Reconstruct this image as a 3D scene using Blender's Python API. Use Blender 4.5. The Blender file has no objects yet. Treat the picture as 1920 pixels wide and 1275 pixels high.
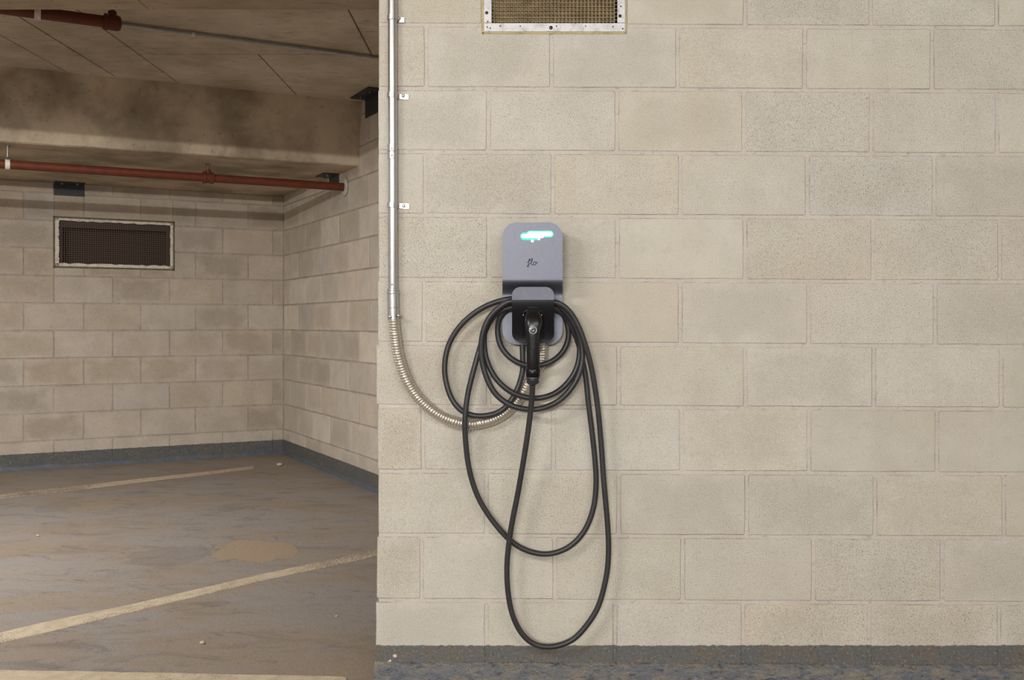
import bpy, bmesh, math, random
from mathutils import Vector, Matrix

scene = bpy.context.scene
col = scene.collection
F, D, CZ, HV = 1880.0, 3.186, 1.067, 607.0      # focal length in px, camera distance, camera height, horizon row

# ------------------------------------------------------------------ camera, world, lights, exposure
cam_d = bpy.data.cameras.new('camera'); cam = bpy.data.objects.new('camera', cam_d); col.objects.link(cam)
cam.location = (0, -D, CZ); cam.rotation_euler = (math.pi/2, 0, 0)
cam_d.sensor_width = 36; cam_d.lens = F/1920*36; cam_d.shift_y = -(637.5-HV)/1920
cam_d.clip_start = 0.05; scene.camera = cam
world = bpy.data.worlds.new('world'); scene.world = world; world.use_nodes = True
bg = world.node_tree.nodes['Background']; bg.inputs[0].default_value = (0.98, 0.99, 1.0, 1); bg.inputs[1].default_value = 0.62

def area(name, loc, target, sx, sy, power, color, spread=math.pi):
    l = bpy.data.lights.new(name, 'AREA'); l.shape = 'RECTANGLE'; l.size = sx; l.size_y = sy
    l.energy = power; l.color = color; l.spread = spread
    o = bpy.data.objects.new(name, l); col.objects.link(o); o.location = loc
    o.rotation_euler = (Vector(target)-Vector(loc)).to_track_quat('-Z', 'Y').to_euler()
    return o
area('strip_lamp_near', (1.4, -4.0, 2.44), (1.2, -1.6, 0.5), 2.4, 0.08, 44, (1.0, 0.985, 0.955))
area('strip_lamp_left', (-2.3, -2.9, 2.44), (-1.7, -1.0, 0.4), 1.2, 0.16, 48, (1.0, 0.985, 0.955))
area('strip_lamp_far', (-1.6, -10.2, 2.46), (-3.97, -5.8, 2.44), 3.2, 0.08, 500, (1.0, 0.985, 0.95))
area('bay_fill_light', (-3.3, 0.9, 2.40), (-2.8, 1.4, 0.0), 0.16, 1.1, 58, (1.0, 0.985, 0.955), 2.5)  # unseen fill light, added to brighten the bay floor, walls and ceiling
scene.view_settings.view_transform = 'Standard'; scene.view_settings.look = 'None'
scene.view_settings.gamma = 1; scene.view_settings.use_curve_mapping = False
scene.view_settings.exposure = 0.0

# ------------------------------------------------------------------ helpers
def W(u, v, depth):                      # measured point at a given distance in front of the camera
    return Vector(((u-960)/F*depth, depth-D, CZ+(HV-v)/F*depth))
def Wd(u, v, d=0.0): return W(u, v, D-d) # a point standing d metres proud of the front wall
def lin(c):
    c /= 255.0
    return c/12.92 if c <= 0.04045 else ((c+0.055)/1.055)**2.4
def rgb(r, g, b): return (lin(r), lin(g), lin(b), 1)

def tag(o, label=None, cat=None, group=None, kind=None):
    if label: o['label'] = label
    if cat: o['category'] = cat
    if group: o['group'] = group
    if kind: o['kind'] = kind
    return o
def empty(name, loc, label, cat, group=None):
    o = bpy.data.objects.new(name, None); col.objects.link(o); o.location = loc
    o.empty_display_size = 0.05
    return tag(o, label, cat, group)
bpy_world = {}
def link(name, me, mat, parent=None, centre=None):
    o = bpy.data.objects.new(name, me); col.objects.link(o)
    if mat is not None: me.materials.append(mat)
    c = Vector(centre) if centre is not None else Vector((0, 0, 0))
    base = bpy_world.get(parent.as_pointer(), Vector((0, 0, 0))) if parent else Vector((0, 0, 0))
    if parent: o.parent = parent
    o.location = c-base
    bpy_world[o.as_pointer()] = c
    return o
def thing(name, loc, label, cat, group=None):
    o = empty(name, loc, label, cat, group); bpy_world[o.as_pointer()] = Vector(loc); return o
def mesh(name, verts, faces, mat, parent=None, smooth=False, recalc=True, centre='auto'):
    vs = [Vector(v) for v in verts]
    if centre == 'auto':
        lo = Vector([min(v[i] for v in vs) for i in range(3)]); hi = Vector([max(v[i] for v in vs) for i in range(3)])
        c = (lo+hi)/2
    else: c = Vector(centre)
    me = bpy.data.meshes.new(name)
    me.from_pydata([v-c for v in vs], [], faces)
    if recalc:
        bm = bmesh.new(); bm.from_mesh(me); bmesh.ops.recalc_face_normals(bm, faces=bm.faces); bm.to_mesh(me); bm.free()
    if smooth:
        for p in me.polygons: p.use_smooth = True
        try: me.set_sharp_from_angle(angle=math.radians(40))
        except Exception: pass
    return link(name, me, mat, parent, c)

class MB:
    def __init__(s): s.v = []; s.f = []
    def add(s, vs, fs):
        n = len(s.v); s.v += [Vector(v) for v in vs]; s.f += [tuple(n+i for i in f) for f in fs]; return s
    def hexa(s, p):                       # 8 corners: 0-3 one face, 4-7 the opposite
        return s.add(p, [(0,1,2,3),(7,6,5,4),(0,4,5,1),(1,5,6,2),(2,6,7,3),(3,7,4,0)])
    def box(s, a, b, fn=lambda x, y, z: (x, y, z)):
        (x0,y0,z0),(x1,y1,z1) = a, b
        return s.hexa([fn(x0,y0,z0),fn(x1,y0,z0),fn(x1,y1,z0),fn(x0,y1,z0),fn(x0,y0,z1),fn(x1,y0,z1),fn(x1,y1,z1),fn(x0,y1,z1)])
    def cyl(s, a, b, r, n=16, r2=None, caps=True):
        a, b = Vector(a), Vector(b); r2 = r if r2 is None else r2
        t = (b-a).normalized(); x = t.orthogonal().normalized(); y = t.cross(x)
        vs = [a+(x*math.cos(2*math.pi*i/n)+y*math.sin(2*math.pi*i/n))*r for i in range(n)] + \
             [b+(x*math.cos(2*math.pi*i/n)+y*math.sin(2*math.pi*i/n))*r2 for i in range(n)]
        fs = [(i,(i+1)%n,n+(i+1)%n,n+i) for i in range(n)]
        if caps: fs += [tuple(range(n-1,-1,-1)), tuple(range(n,2*n))]
        return s.add(vs, fs)
    def build(s, name, mat, parent=None, smooth=False): return mesh(name, s.v, s.f, mat, parent, smooth)

def lathe(prof, axis_a, axis_b, n=20):     # prof: (t metres along axis, radius)
    a, b = Vector(axis_a), Vector(axis_b); t = (b-a).normalized(); x = t.orthogonal().normalized(); y = t.cross(x)
    m = MB(); vs = []; fs = []
    for (h, r) in prof:
        for i in range(n):
            th = 2*math.pi*i/n; vs.append(a+t*h+(x*math.cos(th)+y*math.sin(th))*max(r, 1e-5))
    for j in range(len(prof)-1):
        for i in range(n): fs.append((j*n+i, j*n+(i+1)%n, (j+1)*n+(i+1)%n, (j+1)*n+i))
    fs += [tuple(range(n-1,-1,-1)), tuple(range((len(prof)-1)*n, len(prof)*n))]
    return m.add(vs, fs)

def spline(pts, step):
    P = [Vector(p) for p in pts]; P = [P[0]*2-P[1]]+P+[P[-1]*2-P[-2]]; out = []
    for i in range(1, len(P)-2):
        n = max(2, int((P[i+1]-P[i]).length/step))
        for k in range(n):
            t = k/n; a, b, c, d = P[i-1], P[i], P[i+1], P[i+2]
            out.append(0.5*((2*b)+(c-a)*t+(2*a-5*b+4*c-d)*t*t+(3*b-a-3*c+d)*t**3))
    out.append(P[-2]); return out
def smooth_line(p, it):
    for _ in range(it):
        p = [p[0]]+[(p[i-1]+p[i]*2+p[i+1])/4 for i in range(1, len(p)-1)]+[p[-1]]
    return p
def sweep(pts, rad, n=14):                 # rad: number or function of arc length
    m = MB(); vs = []; fs = []; t0 = (pts[1]-pts[0]).normalized(); x = t0.orthogonal().normalized(); L = 0
    for i, p in enumerate(pts):
        t = ((pts[i+1] if i < len(pts)-1 else pts[i])-(pts[i-1] if i else pts[i])).normalized()
        x = (x-t*x.dot(t)).normalized(); y = t.cross(x)
        if i: L += (pts[i]-pts[i-1]).length
        r = rad(L) if callable(rad) else rad
        for k in range(n):
            th = 2*math.pi*k/n; vs.append(p+(x*math.cos(th)+y*math.sin(th))*r)
    for j in range(len(pts)-1):
        for k in range(n): fs.append((j*n+k, j*n+(k+1)%n, (j+1)*n+(k+1)%n, (j+1)*n+k))
    fs += [tuple(range(n-1,-1,-1)), tuple(range((len(pts)-1)*n, len(pts)*n))]
    return m.add(vs, fs)

# ------------------------------------------------------------------ materials
class NT:
    def __init__(s, name):
        s.m = bpy.data.materials.new(name); s.m.use_nodes = True; s.t = s.m.node_tree; s.n = s.t.nodes
        s.b = s.n['Principled BSDF']
    def node(s, typ, **kw):
        n = s.n.new(typ)
        for k, v in kw.items(): setattr(n, k, v)
        return n
    def set(s, sock, v):
        if isinstance(v, bpy.types.NodeSocket): s.t.links.new(v, sock)
        else: sock.default_value = v
    def pos(s): return s.node('ShaderNodeNewGeometry').outputs['Position']
    def scalev(s, v, sc, off=(0, 0, 0), rot=(0, 0, 0)):
        n = s.node('ShaderNodeMapping'); s.set(n.inputs[0], v); n.inputs['Scale'].default_value = sc
        n.inputs['Location'].default_value = off; n.inputs['Rotation'].default_value = rot; return n.outputs[0]
    def noise(s, v, scale, detail=3, rough=0.55, dist=0.0):
        n = s.node('ShaderNodeTexNoise'); s.set(n.inputs['Vector'], v); n.inputs['Scale'].default_value = scale
        n.inputs['Detail'].default_value = detail; n.inputs['Roughness'].default_value = rough
        n.inputs['Distortion'].default_value = dist; return n.outputs[0]
    def math(s, op, a, b=0.0, c=0.0, clamp=False):
        n = s.node('ShaderNodeMath', operation=op, use_clamp=clamp); s.set(n.inputs[0], a); s.set(n.inputs[1], b); s.set(n.inputs[2], c)
        return n.outputs[0]
    def ss(s, x, lo, hi):                  # smoothstep
        n = s.node('ShaderNodeMapRange', interpolation_type='SMOOTHSTEP'); s.set(n.inputs[0], x)
        n.inputs[1].default_value = lo; n.inputs[2].default_value = hi; n.inputs[3].default_value = 0; n.inputs[4].default_value = 1
        return n.outputs[0]
    def mix(s, f, a, b, mode='MIX'):
        n = s.node('ShaderNodeMix', data_type='RGBA', blend_type=mode); s.set(n.inputs[0], f); s.set(n.inputs[6], a); s.set(n.inputs[7], b)
        return n.outputs[2]
    def hsv(s, c, v=1.0, sat=1.0, h=0.5):
        n = s.node('ShaderNodeHueSaturation'); s.set(n.inputs['Color'], c); s.set(n.inputs['Value'], v); s.set(n.inputs['Saturation'], sat)
        s.set(n.inputs['Hue'], h); return n.outputs[0]
    def sep(s, v):
        n = s.node('ShaderNodeSeparateXYZ'); s.set(n.inputs[0], v); return n.outputs
    def bump(s, h, dist, strength=1.0):
        n = s.node('ShaderNodeBump'); s.set(n.inputs['Height'], h); n.inputs['Distance'].default_value = dist
        n.inputs['Strength'].default_value = strength; s.set(s.b.inputs['Normal'], n.outputs[0])
    def out(s, color, rough=0.8, metal=0.0, spec=0.5):
        s.set(s.b.inputs['Base Color'], color); s.set(s.b.inputs['Roughness'], rough); s.set(s.b.inputs['Metallic'], metal)
        s.b.inputs['Specular IOR Level'].default_value = spec
        return s.m

def masonry(name, base, dark, band_z, band, var=0.10, centre=0.35, mortar=False, pit=0.85, warm=None, seed=0.0):
    n = NT(name); p = n.scalev(n.pos(), (1, 1, 1), (seed, seed*1.7, 0)); rnd = n.node('ShaderNodeObjectInfo').outputs['Random']
    blot = n.noise(p, 7, 4, 0.6); med = n.noise(p, 45, 4, 0.65); fine = n.noise(p, 260, 3, 0.7); grit = n.noise(p, 380, 2, 0.7)
    c = n.mix(n.ss(blot, 0.30, 0.72), base, n.mix(0.35, base, dark))
    if warm: c = n.mix(n.math('MULTIPLY', n.ss(n.noise(p, 2.3, 3), 0.45, 0.7), 0.5), c, warm)
    c = n.mix(n.math('MULTIPLY', n.ss(med, 0.5, 0.75), 0.30), c, dark)
    if not mortar:
        g = n.sep(n.node('ShaderNodeTexCoord').outputs['Generated'])
        ax = n.math('ABSOLUTE', n.math('SUBTRACT', g[0], 0.5)); az = n.math('ABSOLUTE', n.math('SUBTRACT', g[2], 0.5))
        edge = n.math('ADD', n.math('MAXIMUM', ax, az), n.math('MULTIPLY', n.math('SUBTRACT', n.noise(p, 11, 3), 0.5), 0.55))
        mid = n.math('SUBTRACT', 1.0, n.ss(edge, 0.22, 0.52))
        sel = n.ss(n.math('FRACT', n.math('MULTIPLY', rnd, 7.31)), 0.35, 0.9)
        c = n.mix(n.math('MULTIPLY', n.math('MULTIPLY', mid, sel), centre), c, dark)
        c = n.hsv(c, n.math('MULTIPLY_ADD', rnd, var, 1.0-var*0.5), n.math('MULTIPLY_ADD', n.math('FRACT', n.math('MULTIPLY', rnd, 13.7)), 0.35, 0.82))
        pitsel = n.math('MULTIPLY_ADD', n.math('FRACT', n.math('MULTIPLY', rnd, 5.13)), 0.8, 0.35)
        pits = n.math('MULTIPLY', n.ss(fine, 0.575, 0.68), pitsel)
        rim_ = n.math('MAXIMUM', n.ss(ax, 0.488, 0.497), n.ss(az, 0.474, 0.494))
        dirt = n.math('MULTIPLY', rim_, n.ss(n.noise(p, 6.5, 4, 0.7), 0.42, 0.66))
        c = n.mix(n.math('MULTIPLY', dirt, 0.75), c, n.mix(0.5, dark, (0.09, 0.06, 0.045, 1)))
    else:
        pits = n.math('MULTIPLY', n.ss(n.noise(n.scalev(p, (1, 1, 2.2)), 34, 4, 0.7), 0.56, 0.72), 0.6)
    c = n.mix(n.math('MULTIPLY', pits, pit), c, n.mix(0.5, dark, (0.03, 0.025, 0.02, 1)))
    c = n.mix(n.math('MULTIPLY', n.ss(grit, 0.50, 0.72), 0.42), c, (0.86, 0.81, 0.74, 1))
    c = n.mix(n.math('MULTIPLY', n.ss(n.math('SUBTRACT', 1.0, grit), 0.50, 0.72), 0.40), c, n.mix(0.5, dark, (0.1, 0.08, 0.06, 1)))
    z = n.sep(n.pos())[2]
    zz = n.math('ADD', z, n.math('MULTIPLY', n.math('SUBTRACT', n.noise(p, 60, 3), 0.5), 0.012))
    bm_ = n.math('SUBTRACT', 1.0, n.ss(zz, band_z-0.002, band_z+0.002))
    bc = n.mix(n.ss(n.noise(p, 14, 5, 0.7), 0.35, 0.7), band, n.mix(0.5, band, rgb(120, 106, 88)))
    bc = n.mix(n.math('MULTIPLY', n.ss(n.noise(p, 130, 4, 0.75), 0.54, 0.66), 0.6), bc, rgb(166, 156, 138))
    bc = n.mix(n.math('MULTIPLY', n.ss(n.noise(p, 90, 4, 0.7), 0.56, 0.7), 0.6), bc, rgb(40, 42, 46))
    c = n.mix(bm_, c, bc)
    h = n.math('ADD', n.math('MULTIPLY', med, 0.8), n.math('ADD', n.math('MULTIPLY', fine, 0.5), n.math('MULTIPLY', n.math('SUBTRACT', 1.0, pits), 0.6)))
    n.bump(h, 0.0016, 0.7)
    return n.out(c, 0.93, 0, 0.2)

BLUE = rgb(100, 101, 102)
MB_F = masonry('front_block', rgb(205, 200, 187), rgb(175, 167, 151), 0.045, BLUE, 0.07, 0.34, warm=rgb(202, 190, 174))
MM_F = masonry('front_mortar', rgb(206, 197, 188), rgb(172, 160, 149), 0.045, BLUE, mortar=True)
MB_B = masonry('bay_block', rgb(196, 183, 168), rgb(150, 136, 119), 0.118, rgb(90, 94, 98), 0.12, 0.5, pit=0.25)
MM_B = masonry('bay_mortar', rgb(182, 170, 158), rgb(112, 98, 84), 0.118, rgb(90, 94, 98), mortar=True)
MB_S = masonry('side_block', rgb(212, 200, 184), rgb(168, 155, 138), 0.118, rgb(90, 94, 98), 0.26, 0.45, pit=0.2, seed=3)

def concrete(name, base, dark, stain, streak=(1, 1, 1), bump=0.002, marks=0.5):
    n = NT(name); p = n.pos(); q = n.scalev(p, streak)
    c = n.mix(n.ss(n.noise(q, 2.2, 5, 0.6), 0.32, 0.7), base, dark)
    c = n.mix(n.math('MULTIPLY', n.ss(n.noise(q, 5, 5, 0.65, 0.6), 0.52, 0.75), 0.45), c, stain)
    c = n.mix(n.math('MULTIPLY', n.ss(n.noise(n.scalev(p, (1, 5, 1), rot=(0, 0, 0.5)), 9, 5, 0.7), 0.54, 0.70), marks), c, n.mix(0.7, dark, (0.02, 0.015, 0.01, 1)))
    c = n.mix(n.math('MULTIPLY', n.ss(n.noise(p, 34, 3, 0.6), 0.62, 0.72), 0.45), c, n.mix(0.6, dark, (0.03, 0.02, 0.012, 1)))
    n.bump(n.math('ADD', n.noise(p, 60, 4, 0.7), n.math('MULTIPLY', n.noise(q, 6, 3), 1.5)), bump, 0.6)
    return n.out(c, 0.9, 0, 0.25)
M_CEIL = concrete('ceiling_concrete', rgb(208, 194, 176), rgb(170, 156, 136), rgb(172, 150, 118))
M_BEAM = concrete('beam_concrete', rgb(204, 187, 163), rgb(142, 128, 108), rgb(122, 108, 88), marks=0.12)
M_LINT = concrete('lintel_concrete', rgb(190, 172, 148), rgb(164, 148, 124), rgb(154, 136, 110))

def floor_mat():
    n = NT('floor_asphalt'); p = n.pos(); q = n.scalev(p, (0.7, 1.6, 1), rot=(0, 0, 0.35))
    c = n.mix(n.ss(n.noise(q, 1.7, 6, 0.66, 0.5), 0.42, 0.60), rgb(150, 142, 136), rgb(150, 136, 121))
    c = n.mix(n.math('MULTIPLY', n.ss(n.noise(n.scalev(p, (1, 2.6, 1), (3, 1, 0), (0, 0, 0.3)), 2.8, 7, 0.72, 1.0), 0.50, 0.66), 0.6), c, rgb(114, 107, 104))
    c = n.mix(n.math('MULTIPLY', n.ss(n.noise(n.scalev(p, (1, 2.2, 1), (5, 2, 0)), 4.2, 7, 0.75, 1.0), 0.56, 0.68), 0.55), c, rgb(94, 89, 90))
    c = n.mix(n.math('MULTIPLY', n.ss(n.noise(n.scalev(p, (1, 1, 1), (1, 7, 0)), 1.1, 4, 0.6), 0.5, 0.72), 0.45), c, rgb(150, 131, 112))
    s = n.sep(p)
    for (cx, cy, rx, ry, tint, amt) in FLOOR_PATCHES:
        dx = n.math('DIVIDE', n.math('SUBTRACT', s[0], cx), rx); dy = n.math('DIVIDE', n.math('SUBTRACT', s[1], cy), ry)
        r = n.math('ADD', n.math('ADD', n.math('MULTIPLY', dx, dx), n.math('MULTIPLY', dy, dy)),
                   n.math('MULTIPLY', n.math('SUBTRACT', n.noise(p, 5.0, 6, 0.66), 0.5), 3.6))
        c = n.mix(n.math('MULTIPLY', n.math('SUBTRACT', 1.0, n.ss(r, 0.88, 0.98)), amt), c, tint)
        c = n.mix(n.math('MULTIPLY', n.math('SUBTRACT', 1.0, n.ss(n.math('ABSOLUTE', n.math('SUBTRACT', r, 1.0)), 0.0, 0.07)), 0.35*amt), c, rgb(80, 72, 66))
    g = n.noise(p, 150, 3, 0.7)
    c = n.mix(n.math('MULTIPLY', n.ss(g, 0.52, 0.72), 0.45), c, rgb(76, 70, 66))
    c = n.mix(n.math('MULTIPLY', n.ss(n.math('SUBTRACT', 1.0, g), 0.54, 0.74), 0.34), c, rgb(160, 148, 134))
    n.bump(n.math('ADD', g, n.math('MULTIPLY', n.noise(p, 30, 4, 0.6), 1.2)), 0.003, 0.7)
    return n.out(c, 0.78, 0, 0.35)

def simple(name, color, rough=0.5, metal=0.0, bump=0.0, var=0.0, scale=60, spec=0.5, col2=None):
    n = NT(name); p = n.pos(); c = color
    if var > 0: c = n.mix(n.math('MULTIPLY', n.ss(n.noise(p, scale, 4, 0.6), 0.4, 0.7), var), color, col2 or (0.02, 0.015, 0.01, 1))
    if bump > 0: n.bump(n.noise(p, scale*3, 3), bump, 0.6)
    return n.out(c, rough, metal, spec)
M_STEEL = simple('galvanised_steel', rgb(196, 195, 192), 0.36, 0.92, 0.0002, 0.14, 30, col2=rgb(150, 146, 140))
M_FLEX = simple('flexible_steel', rgb(206, 198, 184), 0.36, 0.75, 0, 0.15, 60, col2=rgb(140, 128, 114))
M_SCREW = simple('dull_zinc', rgb(150, 145, 140), 0.38, 0.9)
M_DARKSCREW = simple('dark_screw', rgb(62, 56, 54), 0.4, 0.7)
M_RUBBER = simple('cable_rubber', rgb(46, 45, 48), 0.42, 0, 0.0002, 0.3, 20, 0.5, rgb(70, 66, 66))
M_BLACK = simple('black_polymer_shaded_metal', rgb(10, 10, 16), 0.28, 0, 0.0, 0.2, 40, 0.28, rgb(20, 19, 26))
M_GLOSS = simple('gloss_black', rgb(16, 15, 16), 0.30, 0, 0, 0, 1, 0.5)
M_SLOT = simple('slot_black', rgb(5, 5, 6), 0.6)
M_CHROME = simple('chrome', rgb(205, 205, 208), 0.15, 1.0)
M_RING = simple('bright_ring', rgb(186, 186, 184), 0.35, 0.3)
M_LOCK = simple('dark_lock', rgb(70, 72, 76), 0.25, 0.8)
M_NAVY = simple('navy_print', rgb(14, 40, 78), 0.6)
M_RED = simple('red_oxide_pipe', rgb(102, 48, 28), 0.5, 0, 0.0006, 0.6, 22, 0.35, rgb(74, 40, 28))
M_REDFIT = simple('red_oxide_fitting', rgb(96, 50, 34), 0.6, 0, 0.0006, 0.5, 40, 0.3, rgb(72, 52, 34))
M_BRASS = simple('old_brass', rgb(122, 92, 62), 0.45, 0.6, 0, 0.4, 80)
M_GREYPIPE = simple('grey_conduit', rgb(176, 176, 178), 0.4, 0.4, 0, 0.2, 20)
M_BRACKET = simple('dark_painted_steel', rgb(62, 66, 70), 0.55, 0.2, 0, 0.3, 30)
M_PLASTER = simple('white_plaster', rgb(196, 188, 176), 0.9, 0, 0.001, 0.5, 60, 0.2, rgb(120, 110, 98))
M_SEAL = simple('yellowed_sealant', rgb(196, 180, 140), 0.7, 0, 0.001, 0.5, 50, 0.3, rgb(140, 118, 80))
M_EDGE = simple('grimy_edge', rgb(120, 108, 84), 0.8, 0, 0.0006, 0.6, 40, 0.2, rgb(80, 74, 66))
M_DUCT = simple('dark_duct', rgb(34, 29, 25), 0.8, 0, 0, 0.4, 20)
M_WIRE = simple('tarnished_wire', rgb(128, 112, 94), 0.5, 0.6, 0, 0.5, 30, 0.5, rgb(70, 58, 48))
M_CRATE = simple('yellow_grid', rgb(176, 152, 100), 0.6, 0.1, 0, 0.5, 30, 0.5, rgb(90, 72, 44))
M_BWIRE = simple('brown_wire', rgb(92, 74, 62), 0.7, 0.2)
M_WHITE = simple('chipped_white_paint', rgb(220, 212, 200), 0.7, 0, 0.0004, 0.5, 40, 0.4, rgb(150, 140, 128))
M_STONE = simple('pebble_stone', rgb(206, 190, 160), 0.8, 0, 0.001, 0.4, 200)

def frame_mat():
    n = NT('vent_frame_metal'); p = n.pos()
    c = n.mix(n.ss(n.noise(p, 24, 4, 0.6), 0.4, 0.7), rgb(214, 212, 212), rgb(184, 182, 184))
    c = n.mix(n.math('MULTIPLY', n.ss(n.noise(p, 55, 4, 0.7), 0.60, 0.70), 0.8), c, rgb(136, 102, 70))
    c = n.mix(n.math('MULTIPLY', n.ss(n.noise(p, 120, 4, 0.7), 0.62, 0.7), 0.7), c, rgb(90, 84, 84))
    return n.out(c, 0.55, 0.25, 0.4)
M_FRAME = frame_mat()
def plate_mat():
    n = NT('anodised_plate'); p = n.pos()
    a = n.noise(n.scalev(n.scalev(p, (1, 1, 1), rot=(0, 0.5, 0)), (90, 60, 6)), 1.0, 3, 0.5); b = n.noise(n.scalev(n.scalev(p, (1, 1, 1), rot=(0, -0.55, 0)), (80, 60, 5)), 1.0, 3, 0.5)
    s = n.math('MULTIPLY', n.ss(n.math('MAXIMUM', a, b), 0.52, 0.72), 0.30)
    c = n.mix(s, rgb(108, 110, 122), rgb(130, 130, 140))
    c = n.mix(n.math('MULTIPLY', n.ss(n.noise(p, 60, 4), 0.45, 0.75), 0.2), c, rgb(92, 93, 104))
    return n.out(c, n.math('MULTIPLY_ADD', s, 0.10, 0.44), 0.5, 0.5)
M_PLATE = plate_mat()
M_BEND = simple('dark_bend', rgb(44, 47, 60), 0.3, 0.5, 0, 0.2, 40)
def emit(name, c, st):
    n = NT(name); n.b.inputs['Emission Color'].default_value = c; n.b.inputs['Emission Strength'].default_value = st
    return n.out(c, 0.5)
M_LED = emit('led_white', (0.80, 1.0, 0.90, 1), 1.35)
M_LEDG = emit('led_green', (0.05, 0.62, 0.40, 1), 0.8)
def line_mat(name, wear):
    n = NT(name); p = n.pos()
    c = n.mix(n.ss(n.noise(p, 20, 4), 0.35, 0.7), rgb(204, 188, 162), rgb(184, 167, 142))
    w = n.ss(n.math('ADD', n.noise(p, 140, 5, 0.75), n.math('MULTIPLY', n.noise(p, 2.2, 2), 0.5)), 0.93-wear, 1.0-wear)
    c = n.mix(n.math('MULTIPLY', w, 0.9), c, rgb(112, 102, 94))
    n.bump(n.noise(p, 150, 3, 0.7), 0.002, 0.6)
    return n.out(c, 0.8)
M_LINE1 = line_mat('line_paint_faded', 0.16); M_LINE2 = line_mat('line_paint_worn', 0.15); M_LINE3 = line_mat('line_paint', 0.07)

# ------------------------------------------------------------------ floor
def zf(y):                                  # the bay is level, the aisle lies lower
    t = min(1, max(0, y/3.0)); return -0.105*(1-t)
def Wf(u, v, lift=0.0):
    d = 6.0
    for _ in range(60): d = 0.5*d+0.5*F*(CZ-zf(d-D)-lift)/(v-HV)
    return W(u, v, d)
def patch(u, v, ru, rv, tint, amt):
    a = Wf(u, v); b = Wf(u+ru, v); c = Wf(u, v-rv); e = Wf(u, v+rv)
    return (a.x, a.y, abs(b.x-a.x), abs(c.y-e.y)/2, tint, amt)
FLOOR_PATCHES = [patch(480, 1032, 78, 22, rgb(164, 143, 120), 0.9), patch(190, 948, 38, 5, rgb(156, 138, 114), 0.7),
                 patch(318, 1042, 72, 20, rgb(106, 102, 106), 0.28), patch(105, 950, 40, 10, rgb(110, 106, 110), 0.25),
                 patch(262, 981, 24, 4, rgb(106, 102, 106), 0.25), patch(432, 952, 24, 8, rgb(106, 102, 104), 0.25)]
M_FLOOR = floor_mat()
vs, fs = [], []
ys = [-13, -6, -4, -2, -1, 0, 0.5, 1, 1.5, 2, 2.5, 3.0, 4, 6.5]; xs = [-11, -6, -3, -1.5, 0, 1.5, 3, 7]
for y in ys:
    for x in xs: vs.append((x, y, zf(y)))
nx = len(xs)
for j in range(len(ys)-1):
    for i in range(nx-1): fs.append((j*nx+i, j*nx+i+1, (j+1)*nx+i+1, (j+1)*nx+i))
n0 = len(vs); vs += [(x, y, -0.4) for (x, y) in ((-11, -13), (7, -13), (7, 6.5), (-11, 6.5))]
fs.append((n0+3, n0+2, n0+1, n0))
fl = mesh('floor', vs, fs, M_FLOOR, recalc=False, smooth=True)
tag(fl, 'stained grey-brown parking bay floor', 'floor', kind='structure')

# ------------------------------------------------------------------ masonry
def block(quad, fn, mat, parent, rng, thick, joint=0.0055, proud=0.0):
    """quad: bottom-left, bottom-right, top-right, top-left in (s, z); fn(s, z, out) -> world"""
    (ax, az), (bx, bz), (cx, cz), (dx, dz) = quad
    ax += joint; dx += joint; bx -= joint; cx -= joint; az += joint; bz += joint; cz -= joint; dz -= joint
    w = max(bx-ax, 0.01); h = max(dz-az, 0.01); r = min(0.0035, w/4, h/4)
    def P(a, b):                            # 0..1 across and up
        s = (ax*(1-a)+bx*a)*(1-b)+(dx*(1-a)+cx*a)*b; z = (az*(1-a)+bz*a)*(1-b)+(dz*(1-a)+cz*a)*b
        return s, z
    ra, rb = r/w, r/h
    uv = [(ra, 0)]+[(t, 0) for t in (0.25, 0.5, 0.75)]+[(1-ra, 0), (1, rb), (1, .35), (1, .7), (1, 1-rb), (1-ra, 1)]+[(t, 1) for t in (0.75, 0.5, 0.25)]+[(ra, 1), (0, 1-rb), (0, .65), (0, .3), (0, rb)]
    j = 0.0011 if w > 0.08 else 0.0004
    pts = [Vector(P(*t))+Vector((rng.uniform(-j, j), rng.uniform(-j, j))) for t in uv]
    c = Vector(P(.5, .5)); n = len(pts); ins = 0.0022
    inner = [p+(Vector((math.copysign(ins, c.x-p.x) if abs(c.x-p.x) > w*0.45 else 0, math.copysign(ins, c.y-p.y) if abs(c.y-p.y) > h*0.40 else 0))) for p in pts]
    vs = [fn(p.x, p.y, -thick) for p in pts]+[fn(p.x, p.y, -0.0020+proud) for p in pts]+[fn(p.x, p.y, proud) for p in inner]
    fs = [(k*n+i, k*n+(i+1) % n, (k+1)*n+(i+1) % n, (k+1)*n+i) for k in (0, 1) for i in range(n)]
    fs += [tuple(range(2*n, 3*n)), tuple(range(n-1, -1, -1))]
    return mesh('block', vs, fs, mat, parent)

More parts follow.
